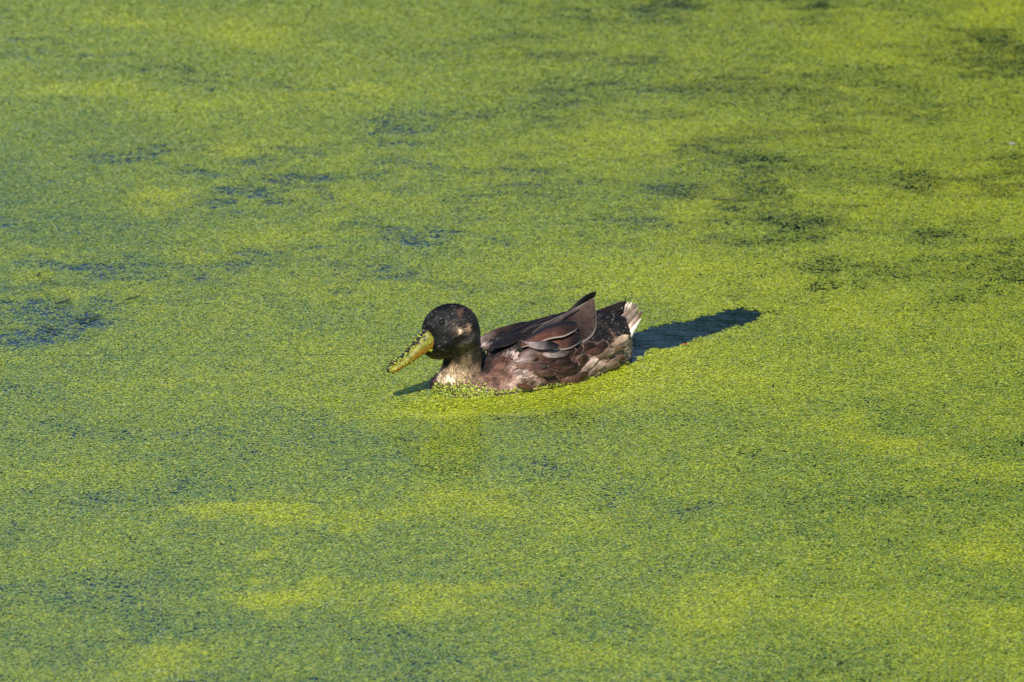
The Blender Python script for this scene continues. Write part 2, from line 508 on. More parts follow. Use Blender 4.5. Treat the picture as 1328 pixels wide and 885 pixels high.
def body_mesh():
    bm = bmesh.new()
    #        x      half   top    bottom  exponent
    prof = [(.158, .010, .010, -.010), (.152, .022, .018, -.03), (.140, .038, .026, -.045), (.12, .050, .024, -.055), (.09, .058, .033, -.06),
            (.06, .065, .043, -.06), (.03, .069, .050, -.06), (0, .070, .0545, -.06), (-.03, .068, .059, -.058), (-.06, .064, .0615, -.055),
            (-.09, .057, .0610, -.05), (-.115, .049, .056, -.04), (-.128, .042, .053, -.03), (-.140, .034, .052, -.02), (-.150, .022, .046, -.005), (-.155, .010, .038, .008)]
    rings = []
    for x, hwid, top, bot in prof:
        zc = .012 if x < .13 else .0
        zc = min(max(zc, bot + .3 * (top - bot)), top - .3 * (top - bot))
        r = []
        for i in range(28):
            a = 2 * math.pi * i / 28
            c, s = math.cos(a), math.sin(a)
            e = .80
            yy = math.copysign(abs(c) ** e, c) * hwid
            hh = (top - zc) if s > 0 else (zc - bot)
            zz = zc + math.copysign(abs(s) ** .92, s) * hh
            r.append(Vector((x, yy, zz)))
        rings.append(r)
    ring_loft(bm, rings)
    # neck
    chain = [((598, 512), .034), ((597.5, 500), .0295), ((597, 488), .0275), ((599, 474), .0235), ((600.5, 460), .0222), ((600, 446), .0225), ((596, 434), .023)]
    rings = []
    pts = [at(p[0], p[1], .0 + .002 * k) for k, (p, r) in enumerate(chain)]
    for k, (p, r) in enumerate(chain):
        c = pts[k]
        d = (pts[min(k + 1, len(pts) - 1)] - pts[max(k - 1, 0)]).normalized()
        X_ = Vector((0, 1, 0)); X_ = (X_ - d * X_.dot(d)).normalized(); Y_ = d.cross(X_)
        rings.append([c + X_ * math.cos(2 * math.pi * i / 24) * chain[k][1] + Y_ * math.sin(2 * math.pi * i / 24) * chain[k][1] for i in range(24)])
    ring_loft(bm, rings)
    # skull, forehead, cheek, nape
    hm = (HD, HS, Vector((0, 0, 1)))
    hc = at(584, 430, .004)
    ell(bm, hc + Vector((0, 0, .004)), .0372, .0252, .0312, hm)
    ell(bm, hc + HF * .012 + Vector((0, 0, 0)), .0312, .0215, .0258, (HF, HS, HU))
    ell(bm, hc + HD * -.008 + Vector((0, 0, -.006)), .0315, .0235, .0300, hm)
    ell(bm, at(576, 444, .012), .018, .012, .0125, (HF, HS, HU))
    me = bpy.data.meshes.new('body')
    bm.normal_update(); bm.to_mesh(me); bm.free()
    o = bpy.data.objects.new('body_build', me); COL.objects.link(o)
    m = o.modifiers.new('r', 'REMESH'); m.mode = 'VOXEL'; m.voxel_size = .0024
    m = o.modifiers.new('s', 'SMOOTH'); m.factor = .5; m.iterations = 7
    dg = bpy.context.evaluated_depsgraph_get()
    ev = bpy.data.meshes.new_from_object(o.evaluated_get(dg), depsgraph=dg)
    bpy.data.objects.remove(o)
    ev.name = 'body'
    return ev


body_me = body_mesh()
from mathutils.bvhtree import BVHTree
bmx = bmesh.new(); bmx.from_mesh(body_me)
BVH = BVHTree.FromBMesh(bmx)
bmx.free()


def surf(px, py, off=0.0):
    """point and normal of the duck's skin seen at a photo pixel"""
    o = MI @ Vector(cam.location)
    p = at(px, py, 0.0)
    loc, nor, i, dd = BVH.ray_cast(o, (p - o).normalized())
    if loc is None:
        loc, nor, i, dd = BVH.find_nearest(p)
    return loc + nor * off, nor


PAINT = [  # plumage colours where they sit; darks under head and behind neck include painted shade
    (575, 400, 20, 18, 16), (590, 398, 22, 20, 18), (560, 410, 24, 23, 21), (550, 425, 26, 25, 23), (572, 412, 24, 22, 20), (585, 410, 26, 23, 20), (597, 405, 120, 96, 78), (602, 408, 60, 50, 42), (567, 413, 74, 70, 66), (579, 422, 78, 74, 70), (568, 422, 60, 57, 53), (578, 413, 50, 47, 44), (608, 414, 40, 34, 28),
    (587, 427, 100, 90, 80), (596, 430, 190, 166, 146), (604, 429, 160, 134, 114), (600, 425, 100, 84, 72), (592, 433, 110, 98, 86), (600, 435, 60, 54, 46), (597, 423, 80, 70, 60), (575, 430, 60, 56, 52), (577, 436, 42, 38, 34), (565, 425, 34, 32, 30), (565, 440, 22, 21, 19), (580, 443, 28, 26, 23), (592, 441, 32, 29, 25),
    (573, 452, 24, 23, 19), (608, 440, 86, 76, 52), (616, 425, 36, 32, 25), (617, 440, 64, 58, 42), (600, 451, 88, 80, 44), (588, 455, 52, 48, 28), (592, 464, 72, 64, 42), (606, 466, 124, 112, 86), (616, 462, 84, 76, 58), (580, 468, 46, 40, 32), (590, 478, 160, 140, 116),
    (576, 484, 150, 128, 108), (573, 492, 222, 205, 184), (582, 492, 236, 220, 200), (600, 490, 172, 150, 128), (614, 484, 150, 130, 112), (600, 504, 128, 100, 84), (620, 500, 138, 112, 98), (572, 505, 70, 44, 44), (588, 508, 74, 46, 46), (584, 502, 90, 58, 56), (563, 505, 60, 45, 42),
    (628, 478, 60, 46, 42), (638, 458, 44, 37, 35), (650, 450, 48, 40, 38), (660, 440, 44, 38, 38), (645, 480, 128, 94, 82), (655, 470, 104, 74, 62), (640, 492, 128, 96, 84), (632, 447, 32, 28, 28), (645, 438, 32, 28, 28), (660, 428, 32, 28, 28), (680, 423, 32, 28, 28), (656, 488, 126, 96, 82), (668, 462, 160, 146, 142), (672, 470, 150, 136, 132), (674, 486, 165, 148, 140), (684, 489, 150, 130, 120), (664, 480, 150, 130, 122), (681, 497, 100, 74, 60), (664, 502, 160, 138, 124),
    (700, 440, 46, 38, 36), (700, 430, 40, 34, 34), (700, 460, 112, 84, 72), (700, 480, 100, 72, 58), (690, 478, 108, 84, 70), (710, 495, 96, 68, 55), (730, 480, 84, 58, 46), (735, 495, 108, 78, 62), (730, 460, 96, 70, 58), (750, 470, 92, 64, 52), (755, 488, 122, 94, 80),
    (765, 475, 158, 138, 124), (780, 465, 140, 120, 104), (785, 480, 118, 98, 78), (800, 470, 106, 86, 66), (800, 450, 124, 100, 80), (775, 450, 96, 66, 50), (790, 425, 30, 25, 24), (800, 415, 24, 20, 20), (780, 414, 24, 20, 20), (804, 430, 30, 25, 24), (782, 436, 28, 23, 22), (772, 442, 26, 21, 20), (796, 434, 40, 32, 28), (806, 446, 168, 150, 128), (720, 425, 42, 35, 34), (793, 438, 120, 98, 80),
]
_pp = []
for a, b, r_, g_, b_ in PAINT:
    l, n_ = surf(a, b)
    _pp.append((l.x, abs(l.y), l.z, *plume_rgb(r_, g_, b_)))
_pp = np.array(_pp)


def paint(p):
    """p (n,3) -> linear colour, interpolated between the painted places, the far side mirrored"""
    q = p.copy(); q[:, 1] = np.abs(q[:, 1])
    out = np.zeros((len(p), 3))
    for s in range(0, len(p), 4000):
        d = q[s:s + 4000, None, :] - _pp[None, :, :3]
        d2 = (d ** 2).sum(-1)
        wgt = 1 / (d2 + 4e-6) ** 2.6
        wgt /= wgt.sum(1, keepdims=True)
        out[s:s + 4000] = wgt @ _pp[:, 3:]
    return out


def plumage_material(name, rough=.62, spec=.35, wet=False):
    g = G(name)
    t = g.attr('tint').outputs['Color']
    f = g.attr('vane')                      # r: across, g: along, b: pale fringe, a: dark centre
    sep = g.n('SeparateColor', Color=f.outputs['Color'])
    v = g.math('ABSOLUTE', g.math('SUBTRACT', g.math('MULTIPLY', sep.outputs[0], 2.0), 1.0))
    # barbs: fine lines running out and forward from the shaft
    cx = g.n('CombineXYZ', X=g.math('MULTIPLY', g.math('SUBTRACT', sep.outputs[1], g.math('MULTIPLY', v, .22)), 60.0), Y=g.math('MULTIPLY', v, 2.0), Z=g.math('MULTIPLY', t if False else sep.outputs[2], 3.0))
    nz = g.n('TexNoise', Vector=cx.outputs[0], Scale=1.0, Detail=3.0)
    tc = g.n('TexCoord')
    n2 = g.n('TexNoise', Vector=tc.outputs['Object'], Scale=130.0, Detail=4.0)
    k = g.math('ADD', g.math('MULTIPLY', nz.outputs['Fac'], .7), g.math('MULTIPLY', n2.outputs['Fac'], .7))
    base = g.mix(1.0, t, g.ramp(k, (.42, (.28, .26, .25)), (.95, (1.65, 1.6, 1.55))), 'MULTIPLY')
    edge = g.math('MAXIMUM', g.math('MULTIPLY', g.math('SUBTRACT', v, .87), 11.0, clamp=True), g.math('MULTIPLY', g.math('SUBTRACT', sep.outputs[1], .965), 40.0, clamp=True))
    edge = g.math('MULTIPLY', edge, sep.outputs[2])
    col = g.mix(edge, base, (.42, .33, .25))
    shaft = g.math('MULTIPLY', g.math('LESS_THAN', v, .035), g.math('MULTIPLY', sep.outputs[2], .5))
    col = g.mix(shaft, col, (.05, .035, .025))
    bp = g.n('Bump', Strength=.6, Distance=.0008, Height=k)
    bs = g.n('BsdfPrincipled', **{'Base Color': col, 'Roughness': rough, 'Normal': bp.outputs[0]})
    bs.inputs['Specular IOR Level'].default_value = spec
    bs.inputs['Sheen Weight'].default_value = .0
    return g.finish(bs.outputs[0])


M_PLUME = plumage_material('plumage', .6, .25)
M_HEAD = plumage_material('head_feathers', .40, .35)
M_QUILL = plumage_material('flight_feather', .5, .22)

# skin under the feathers
bn = len(body_me.vertices)
co = np.empty(bn * 3, np.float32); body_me.vertices.foreach_get('co', co); co = co.reshape(-1, 3)
no = np.empty(bn * 3, np.float32); body_me.vertices.foreach_get('normal', no); no = no.reshape(-1, 3)
tc_ = paint(co.astype(float)) * .6
a_ = body_me.attributes.new('tint', 'FLOAT_COLOR', 'POINT')
a_.data.foreach_set('color', np.concatenate([tc_, np.ones((bn, 1))], 1).astype(np.float32).ravel())
a_ = body_me.attributes.new('vane', 'FLOAT_COLOR', 'POINT')
a_.data.foreach_set('color', np.tile(np.array([.6, .5, 0, 0], np.float32), bn))
body_me.polygons.foreach_set('use_smooth', np.ones(len(body_me.polygons), dtype=bool))
body_me.materials.clear(); body_me.materials.append(M_PLUME)
link('body', body_me, duck)


# ---- plumage: thousands of small overlapping feathers
def head_weight(p):
    return np.clip((p[:, 2] - .050) / .012, 0, 1) * (p[:, 0] > .085)


def neck_weight(p):
    return np.clip((p[:, 2] - .006) / .02, 0, 1) * np.clip((p[:, 0] - .090) / .012, 0, 1)


def plumage(name, spacing, length, width, cond, mat, parent, fringe=.5, jitter=.25, lift=.10, contrast=.3, flecks=0.0, dark=0.0):
    cand = np.where(cond(co))[0]
    RNG.shuffle(cand)
    # thin out to the wanted spacing with a grid
    cell = np.floor(co[cand] / spacing + RNG.uniform(-.18, .18, (len(cand), 3))).astype(int)
    _, first = np.unique(cell, axis=0, return_index=True)
    sel = cand[first]
    p = co[sel].astype(float) + RNG.uniform(-.4, .4, (len(sel), 3)) * spacing * .3; n = no[sel].astype(float)
    m = len(sel)
    hw, nw = head_weight(p)[:, None], neck_weight(p)[:, None]
    d = np.tile(np.array([-1, 0, .10]), (m, 1))
    d = d * (1 - nw) + np.array([-.42, 0, -.9]) * nw
    d = d * (1 - hw) + (-np.array(HF)) * hw
    d += RNG.normal(0, jitter, (m, 3))
    d -= n * (d * n).sum(1, keepdims=True)
    d /= np.linalg.norm(d, axis=1, keepdims=True) + 1e-9
    s = np.cross(n, d)
    c = paint(p)
    noise_c = np.array([mnoise.noise(Vector(q * 90)) for q in p])
    c = c * (1 - .42 * hw * (c.mean(1, keepdims=True) < .10))
    c = c * np.clip(1 + contrast * RNG.normal(0, 1, m) + .35 * noise_c, .3, 2.2)[:, None]
    if flecks:  # head: wet glints painted as pale feathers; rump: brown mottling
        f_ = (RNG.random(m) < flecks)[:, None]
        c = np.where(f_, c * .5 + np.array([.12, .10, .08]), c)
    L = length * RNG.uniform(.8, 1.2, m); W = width * RNG.uniform(.8, 1.2, m)
    ts = np.array([0, .35, .70, .90, 1.0]); wp = np.array([.55, .95, 1.0, .72, .22])
    vs = np.array([-1, 0, 1.0])
    P = []
    va = []
    for t, wv in zip(ts, wp):
        for v in vs:
            q = p + d * (L * (t - .30) * (1 if True else 1))[:, None] + s * (W * wv * v * .5)[:, None] + n * (.0004 + L * (lift * t * t) + L * .10 * (1 - v * v) * wv)[:, None]
            P.append(q); va.append((v * .5 + .5, t))
    P = np.stack(P, 1).reshape(-1, 3)
    k = len(va)
    fr = np.clip(fringe * .8 * RNG.uniform(.2, 1.3, m), 0, 1)
    A = np.zeros((m, k, 4)); A[:, :, 0] = [a for a, b in va]; A[:, :, 1] = [b for a, b in va]; A[:, :, 2] = fr[:, None]; A[:, :, 3] = 1
    q = []
    for i in range(len(ts) - 1):
        for j in range(2):
            q.append((i * 3 + j, i * 3 + j + 1, (i + 1) * 3 + j + 1, (i + 1) * 3 + j))
    q = np.array(q)
    F = (q[None] + (np.arange(m) * k)[:, None, None]).reshape(-1, 4)
    tint = np.repeat(np.concatenate([c, np.ones((m, 1))], 1), k, axis=0)
    me = mesh_np(name, P, F.ravel(), np.full(len(F), 4), mat, {'tint': tint, 'vane': A.reshape(-1, 4)}, smooth=True)
    print(name, m)
    return link(name, me, parent, kind='stuff')


above = lambda p: p[:, 2] > -.006
plumage('head_plumage', .0014, .0040, .0014, lambda p: above(p) & (head_weight(p) > .3), M_HEAD, duck, fringe=.03, jitter=.30, lift=.12, contrast=.62, flecks=.045)
plumage('neck_plumage', .0015, .0056, .0013, lambda p: above(p) & (head_weight(p) <= .5) & (neck_weight(p) > .3), M_PLUME, duck, fringe=.25, jitter=.30, lift=.13, contrast=.30)
plumage('breast_plumage', .0023, .0080, .0026, lambda p: above(p) & (neck_weight(p) <= .4) & (p[:, 0] > .06), M_PLUME, duck, fringe=.35, jitter=.22, lift=.12, contrast=.25)
plumage('flank_plumage', .0034, .0115, .0046, lambda p: above(p) & (p[:, 0] <= .075) & (p[:, 0] > -.10), M_PLUME, duck, fringe=.7, jitter=.26, lift=.14, contrast=.50)
plumage('rump_plumage', .0027, .0100, .0032, lambda p: above(p) & (p[:, 0] <= -.085), M_PLUME, duck, fringe=.6, jitter=.30, lift=.16, contrast=.6, flecks=.09)


# ---- single large feathers
def feather(name, parent, base, tip, width, rgb, rgb2=None, fringe=.6, normal=None, shape='round', asym=(1, 1), bend=0.0, camber=.16, curl=0.0, thick=.0005, mat=None, noise=.12, label=None):
    """base, tip: Vectors in the duck's space; width in metres; rgb at the base, rgb2 at the tip; bend: sideways, curl: out of plane"""
    nt_, nv = 16, 6
    d = tip - base; L = d.length; d = d / L
    n = Vector(normal or (0, .8, .55)); n = (n - d * n.dot(d)).normalized()
    s = n.cross(d)
    c1 = np.array(plume_rgb(*rgb)); c2 = np.array(plume_rgb(*(rgb2 or rgb)))
    P, T, A = [], [], []
    for i in range(nt_ + 1):
        t = 1 - (1 - i / nt_) ** 1.6
        if shape == 'round':
            wv = min(1, .30 + t * 1.9) * (1 if t < .66 else math.sqrt(max(0, 1 - ((t - .66) / .34) ** 2)))
        elif shape == 'point':
            wv = min(1, .35 + t * 2.2) * (1 - max(0, t - .35) / .65) ** .72
        elif shape == 'tri':
            wv = (1 - t) ** .85
        else:  # blade
            wv = min(1, .5 + t * 2) * (1 if t < .85 else math.sqrt(max(0, 1 - ((t - .85) / .15) ** 2)))
        wv = max(wv, .015)
        c = base + d * (L * t) + s * (bend * L * math.sin(math.pi * t)) + n * (curl * L * t * t)
        for j in range(nv + 1):
            v = j / nv * 2 - 1
            hw_ = width * .5 * wv * (asym[0] if v < 0 else asym[1])
            rip = noise * .006 * mnoise.noise(Vector((t * 3 + base.x * 90, v * 2, width * 500)))
            P.append(c + s * (v * hw_) - n * (camber * abs(v) ** 1.7 * hw_ + (thick if abs(v) < .99 else 0) * 0) + n * rip)
            cc = c1 + (c2 - c1) * min(1, max(0, (t - .35) / .5))
            T.append((*cc, 1)); A.append((v * .5 + .5, t, fringe, 1))
    F = []
    for i in range(nt_):
        for j in range(nv):
            a = i * (nv + 1) + j
            F.append((a, a + 1, a + nv + 2, a + nv + 1))
    me = mesh_np(name, np.array([tuple(p) for p in P]), np.array(F).ravel(), np.full(len(F), 4), mat or M_QUILL, {'tint': np.array(T), 'vane': np.array(A)}, smooth=True)
    o = link(name, me, parent)
    sm = o.modifiers.new('thickness', 'SOLIDIFY'); sm.thickness = thick; sm.offset = 0
    if label: o['label'] = label
    return o


def pt(p):
    """(px, py, 's', offset) on the skin, or (px, py, y)"""
    return surf(p[0], p[1], p[3])[0] if p[2] == 's' else at(*p[:3])


def fth(name, parent, b, t, w_px, rgb, rgb2=None, **k):
    return feather(name, parent, pt(b), pt(t), w_px / 1000, rgb, rgb2, **k)


# near (left) wing: its folded forearm pad is a mesh of its own, feathers hang from it
def wing_pad(side):
    bm = bmesh.new()
    rings = []
    for x, c, z, a, b in [(.070, .046, .028, .004, .008), (.052, .051, .030, .009, .018), (.02, .056, .032, .011, .022), (-.02, .053, .034, .011, .022), (-.055, .043, .038, .009, .016), (-.08, .032, .044, .004, .008)]:
        r = []
        for i in range(16):
            th = 2 * math.pi * i / 16
            yy = c + a * math.cos(th) - .45 * b * math.sin(th); zz = z + b * math.sin(th)
            r.append(Vector((x, side * yy, zz)))
        rings.append(r if side > 0 else r[::-1])
    ring_loft(bm, rings)
    me = bpy.data.meshes.new('wing'); bm.normal_update(); bm.to_mesh(me); bm.free()
    for p in me.polygons: p.use_smooth = True
    n = len(me.vertices)
    cc = np.array([v.co[:] for v in me.vertices])
    a = me.attributes.new('tint', 'FLOAT_COLOR', 'POINT'); a.data.foreach_set('color', np.concatenate([paint(cc) * .8, np.ones((n, 1))], 1).astype(np.float32).ravel())
    a = me.attributes.new('vane', 'FLOAT_COLOR', 'POINT'); a.data.foreach_set('color', np.tile(np.array([.6, .5, 0, 0], np.float32), n))
    me.materials.append(M_PLUME)
    return me


wing_l = link('wing', wing_pad(1), duck, label='near wing folded with its tip raised')
wing_r = link('wing', wing_pad(-1), duck, label='far wing folded along the back')

SN = (.0, .86, .5)
def spline(pts, n, pw=1.0):
    """points along a smooth line through pts"""
    P = [pts[0] + (pts[0] - pts[1])] + list(pts) + [pts[-1] + (pts[-1] - pts[-2])]
    L = [0]
    for q0, q1 in zip(pts[:-1], pts[1:]): L.append(L[-1] + (q1 - q0).length)
    out = []
    for i in range(n):
        u = (1 - (1 - i / (n - 1)) ** pw) * L[-1]
        k = max(j for j in range(len(L) - 1) if L[j] <= u + 1e-12)
        t = (u - L[k]) / max(1e-9, L[k + 1] - L[k])
        p0, p1, p2, p3 = P[k:k + 4]
        out.append(.5 * ((2 * p1) + (p2 - p0) * t + (2 * p0 - 5 * p1 + 4 * p2 - p3) * t * t + (3 * p1 - p0 - 3 * p2 + p3) * t ** 3))
    return out


def shaped_feather(parent, upper, lower, rgb, rgb2, fringe=.6, camber=.2, dark_side=0.0, label=None, rgb3=None, noise=.5, name='feather', thick=.0005):
    """a feather whose two edges are given from base to tip; both end at the tip"""
    n, nv = 18, 8
    U = spline([pt(q) for q in upper], n, 1.5); Lo = spline([pt(q) for q in lower], n, 1.5)
    ax = (U[n // 2] - Lo[n // 2]); dr = (U[-1] - (U[0] + Lo[0]) / 2)
    nn = dr.cross(ax).normalized()
    if nn.y < 0: nn = -nn
    c1, c2, c3 = np.array(plume_rgb(*rgb)), np.array(plume_rgb(*rgb2)), np.array(plume_rgb(*(rgb3 or rgb2)))
    P, T, A = [], [], []
    for i in range(n):
        t = 1 - (1 - i / (n - 1)) ** 1.5; w_ = (U[i] - Lo[i]).length
        for j in range(nv + 1):
            v = j / nv
            p = Lo[i].lerp(U[i], v) + nn * (camber * w_ * (1 - (2 * v - 1) ** 2) * .5 + noise * .0012 * mnoise.noise(Vector((t * 4, v * 3, w_ * 300))))
            P.append(tuple(p))
            tt = min(1, max(0, (t - .35) / .4)); c = c1 * (1 - tt) + c2 * tt
            k = max(0, min(1, (v - .45) * 4)) * dark_side
            T.append((*(c * (1 - k) + c3 * k), 1)); A.append((v, t, fringe, 1))
    F = []
    for i in range(n - 1):
        for j in range(nv):
            q = i * (nv + 1) + j; F.append((q, q + 1, q + nv + 2, q + nv + 1))
    me = mesh_np(name, np.array(P), np.array(F).ravel(), np.full(len(F), 4), M_QUILL, {'tint': np.array(T), 'vane': np.array(A)}, smooth=True)
    o = link(name, me, parent)
    sm = o.modifiers.new('thickness', 'SOLIDIFY'); sm.thickness = thick; sm.offset = 0
    if label: o['label'] = label
    return o


# long tertials and primaries of the near wing, back to front
shaped_feather(wing_l, [(712, 418, .002), (728, 409, .004), (738, 402, .006), (750, 390, .010), (761, 382, .013), (773.3, 377.5, .016)], [(712, 430, .012), (735, 418, .013), (752, 404, .013), (764, 394, .014), (770.5, 387, .015), (773.3, 377.5, .016)],
               (24, 21, 22), (16, 14, 16), fringe=.03, camber=.1, label='black feather behind the raised wing tip')
fth('feather', wing_l, (668, 446, 's', .002), (745, 408, .010), 22, (48, 40, 38), (84, 73, 71), fringe=.35, shape='point', normal=(0, .6, .8), camber=.12)
shaped_feather(wing_l, [(698, 430, .008), (712, 420, .006), (728, 410, .007), (745, 400.5, .012), (757.5, 393.5, .016), (770.5, 386, .020)], [(704, 450, .043), (735, 451, .054), (757, 444, .056), (769, 435, .052), (774, 422, .042), (773.5, 410, .034), (772, 397, .026), (770.5, 386, .020)],
               (52, 38, 33), (92, 76, 68), fringe=.75, camber=.12, label='broad brown feather rising to the wing tip')
fth('feather', wing_l, (690, 436, 's', .002), (751, 399, .021), 9, (72, 62, 60), (104, 94, 92), fringe=.8, shape='point', normal=(0, .8, .6), camber=.2)
fth('feather', wing_l, (650, 446, 's', .003), (708, 421, 's', .006), 17, (34, 28, 28), (40, 34, 34), fringe=.12, shape='round', normal=(0, .6, .8), camber=.3)
fth('feather', wing_l, (662, 447, 's', .003), (722, 420, 's', .007), 17, (32, 26, 26), (44, 36, 36), fringe=.2, shape='round', normal=(0, .65, .75), camber=.3)
fth('feather', wing_l, (646, 455, 's', .002), (688, 442, 's', .005), 15, (38, 31, 30), (36, 29, 29), fringe=.1, shape='round', normal=(0, .7, .7), camber=.3)
shaped_feather(wing_l, [(690, 446, 's', .004), (708, 450, .049), (730, 449, .058), (742, 450, .062)], [(690, 458, 's', .004), (712, 464, .064), (734, 462, .069), (742, 450, .062)], (134, 124, 120), (84, 74, 70), fringe=.1)
shaped_feather(wing_l, [(684, 438, .013), (700, 434, .022), (722, 431, .035), (740, 430, .048), (749, 431, .055), (753.5, 437.5, .060)], [(684, 450, .034), (701, 450, .047), (721, 454, .061), (735, 453.5, .067), (747, 448, .067), (752.5, 442, .064), (753.5, 437.5, .060)],
               (120, 88, 74), (42, 30, 26), fringe=.85, camber=.16, label='rounded brown feather edged in buff')
shaped_feather(wing_l, [(676, 443, .017), (689, 434, .015), (707, 424, .018), (728, 417.2, .025), (741, 416.6, .034), (747, 419, .041), (750, 422.6, .047)], [(676, 451, .031), (696, 446, .044), (714, 440, .050), (731, 437, .058), (742, 432, .057), (748.5, 426.5, .052), (750, 422.6, .047)],
               (118, 80, 64), (58, 42, 36), fringe=.85, camber=.18, dark_side=.95, rgb3=(24, 20, 20), label='dark rounded feather with a pale rim')
shaped_feather(wing_l, [(676, 447.5, 's', .006), (688, 444, .038), (703, 442.6, .048), (716, 443.6, .059), (726, 448, .068)], [(677, 449.5, 's', .005), (692, 452.5, .048), (709, 453.5, .062), (720, 452, .068), (726, 448, .068)],
               (146, 137, 136), (22, 21, 23), fringe=.03, camber=.16, label='pale grey feather with a black tip')
# coverts
for b, t, w_, c1, c2, fr in [
    ((672, 466), (712, 461), 13, (116, 88, 76), (50, 33, 27), .5), ((684, 471), (722, 469), 13, (104, 74, 60), (52, 34, 27), .6), ((668, 474), (698, 470), 11, (150, 136, 132), (84, 56, 45), .3),
    ((670, 479), (708, 478), 13, (118, 92, 80), (64, 42, 33), .45), ((700, 476), (734, 471), 12, (90, 62, 49), (48, 32, 26), .6), ((690, 484), (716, 485), 10, (108, 84, 72), (74, 52, 42), .4),
    ((716, 480), (744, 474), 12, (88, 62, 50), (52, 35, 28), .6), ((668, 499), (688, 500), 7, (116, 80, 60), (84, 56, 42), .35), ((714, 464), (742, 459), 12, (92, 66, 54), (62, 44, 36), .3)]:
    fth('feather', wing_l, (*b, 's', .005), (t[0] + random.uniform(-2, 2), t[1] + random.uniform(-2.5, 2.5), 's', .0095), w_ * random.uniform(.85, 1.15), c1, c2, fringe=fr, shape='round', normal=(random.uniform(-.2, .2), .9, .4), camber=.5, curl=.02, bend=random.uniform(-.08, .08), noise=.5)
# black scapulars of the far wing, humps on the skyline
for b, t, w_, c1 in [((640, 452, -.006), (690, 421, -.020), 24, (34, 29, 30)), ((650, 444, -.02), (702, 417, -.024), 24, (40, 34, 36)), ((672, 434, -.014), (738, 404, -.012), 26, (34, 29, 30)), ((636, 450, .01), (676, 430, .0), 20, (44, 38, 40))]:
    fth('feather', wing_r, b, t, w_, c1, fringe=.12, shape='round', normal=(0, .15, 1), camber=.35)
fth('feather', wing_r, (745, 418, -.022), (813, 392, -.030), 9, (48, 38, 36), (58, 46, 42), fringe=.5, shape='blade', normal=(0, .7, .7), camber=.2, label='long narrow flight feather lying towards the tail')
fth('feather', wing_r, (742, 424, -.026), (800, 398, -.034), 9, (40, 32, 32), (44, 36, 34), fringe=.3, shape='blade', normal=(0, .7, .7), camber=.2)

# flank feathers, pale rimmed, at the rear of the near side
for b, t, w_, c1, c2, fr in [
    ((728, 474), (752, 452), 17, (112, 78, 62), (60, 42, 36), .95), ((736, 488), (757, 463), 17, (118, 84, 68), (72, 50, 42), .9), ((742, 466), (768, 449), 15, (96, 66, 52), (48, 32, 26), .8),
    ((752, 482), (770, 466), 14, (150, 130, 120), (176, 160, 150), .4), ((757, 458), (782, 447), 15, (104, 74, 58), (52, 34, 28), .8), ((724, 496), (758, 482), 19, (120, 92, 76), (80, 58, 46), .7),
    ((760, 488), (779, 470), 14, (140, 124, 112), (156, 140, 128), .3), ((766, 472), (790, 456), 16, (124, 104, 88), (136, 118, 100), .4), ((772, 484), (796, 470), 14, (140, 122, 104), (124, 102, 80), .6),
    ((782, 478), (804, 462), 12, (132, 112, 90), (96, 76, 58), .7), ((784, 464), (806, 450), 9, (140, 118, 96), (110, 88, 70), .7), ((786, 452), (808, 438), 11, (150, 130, 110), (170, 150, 128), .5)]:
    fth('flank_feather', duck, (*b, 's', .003), (*t, 's', .007), w_ * random.uniform(.72, .95), c1, c2, fringe=fr * .8, shape='round', bend=random.uniform(-.1, .1), normal=surf((b[0] + t[0]) / 2, (b[1] + t[1]) / 2)[1], camber=.35, curl=.04, noise=.4)

# tail
def tail_core():
    bm = bmesh.new()
    rings = []
    for x, z, a, b in [(-.120, .034, .018, .010), (-.135, .039, .017, .007), (-.146, .043, .015, .004), (-.154, .046, .012, .002)]:
        rings.append([Vector((x, a * math.cos(2 * math.pi * i / 16), z + b * math.sin(2 * math.pi * i / 16))) for i in range(16)])
    ring_loft(bm, rings)
    me = bpy.data.meshes.new('tail'); bm.normal_update(); bmesh.ops.recalc_face_normals(bm, faces=bm.faces); bm.to_mesh(me); bm.free()
    for p in me.polygons: p.use_smooth = True
    n = len(me.vertices)
    a = me.attributes.new('tint', 'FLOAT_COLOR', 'POINT'); a.data.foreach_set('color', np.tile(np.array([.02, .016, .015, 1], np.float32), n))
    a = me.attributes.new('vane', 'FLOAT_COLOR', 'POINT'); a.data.foreach_set('color', np.tile(np.array([.6, .5, 0, 0], np.float32), n))
    me.materials.append(M_PLUME)
    return me


tail = link('tail', tail_core(), duck, label='short upturned tail fanned open')
TN = (-.35, .75, .5)
for b, t, w_, c1, c2, fr, n_ in [
    ((780, 416, -.022), (808, 398, -.030), 15, (34, 28, 28), (46, 39, 38), .2, TN), ((782, 420, -.010), (811, 400, -.016), 15, (30, 25, 25), (40, 33, 33), .2, TN), ((786, 424, .0), (812, 404, -.004), 15, (28, 24, 24), (36, 30, 30), .2, TN),
    ((790, 424, -.028), (811, 394, -.032), 12, (58, 50, 48), (84, 74, 70), .6, TN), ((796, 424, -.018), (817, 391, -.020), 13, (52, 44, 42), (190, 178, 168), .9, TN),
    ((798, 428, -.008), (821, 391.5, -.010), 13, (70, 60, 56), (210, 200, 190), .95, TN), ((800, 432, .002), (827, 392.5, .002), 18, (120, 104, 96), (140, 124, 114), 1, TN),
    ((803, 438, .012), (829.5, 398, .012), 17, (128, 114, 106), (150, 136, 126), .9, TN), ((806, 444, .022), (834.5, 402.5, .022), 13, (196, 182, 172), (110, 84, 74), 1, TN),
    ((808, 449, .028), (832, 413, .028), 10, (240, 232, 224), (245, 238, 230), .5, TN)]:
    fth('tail_feather', tail, b, t, w_, c1, c2, fringe=fr, shape='point', normal=n_, camber=.25, curl=-.03)
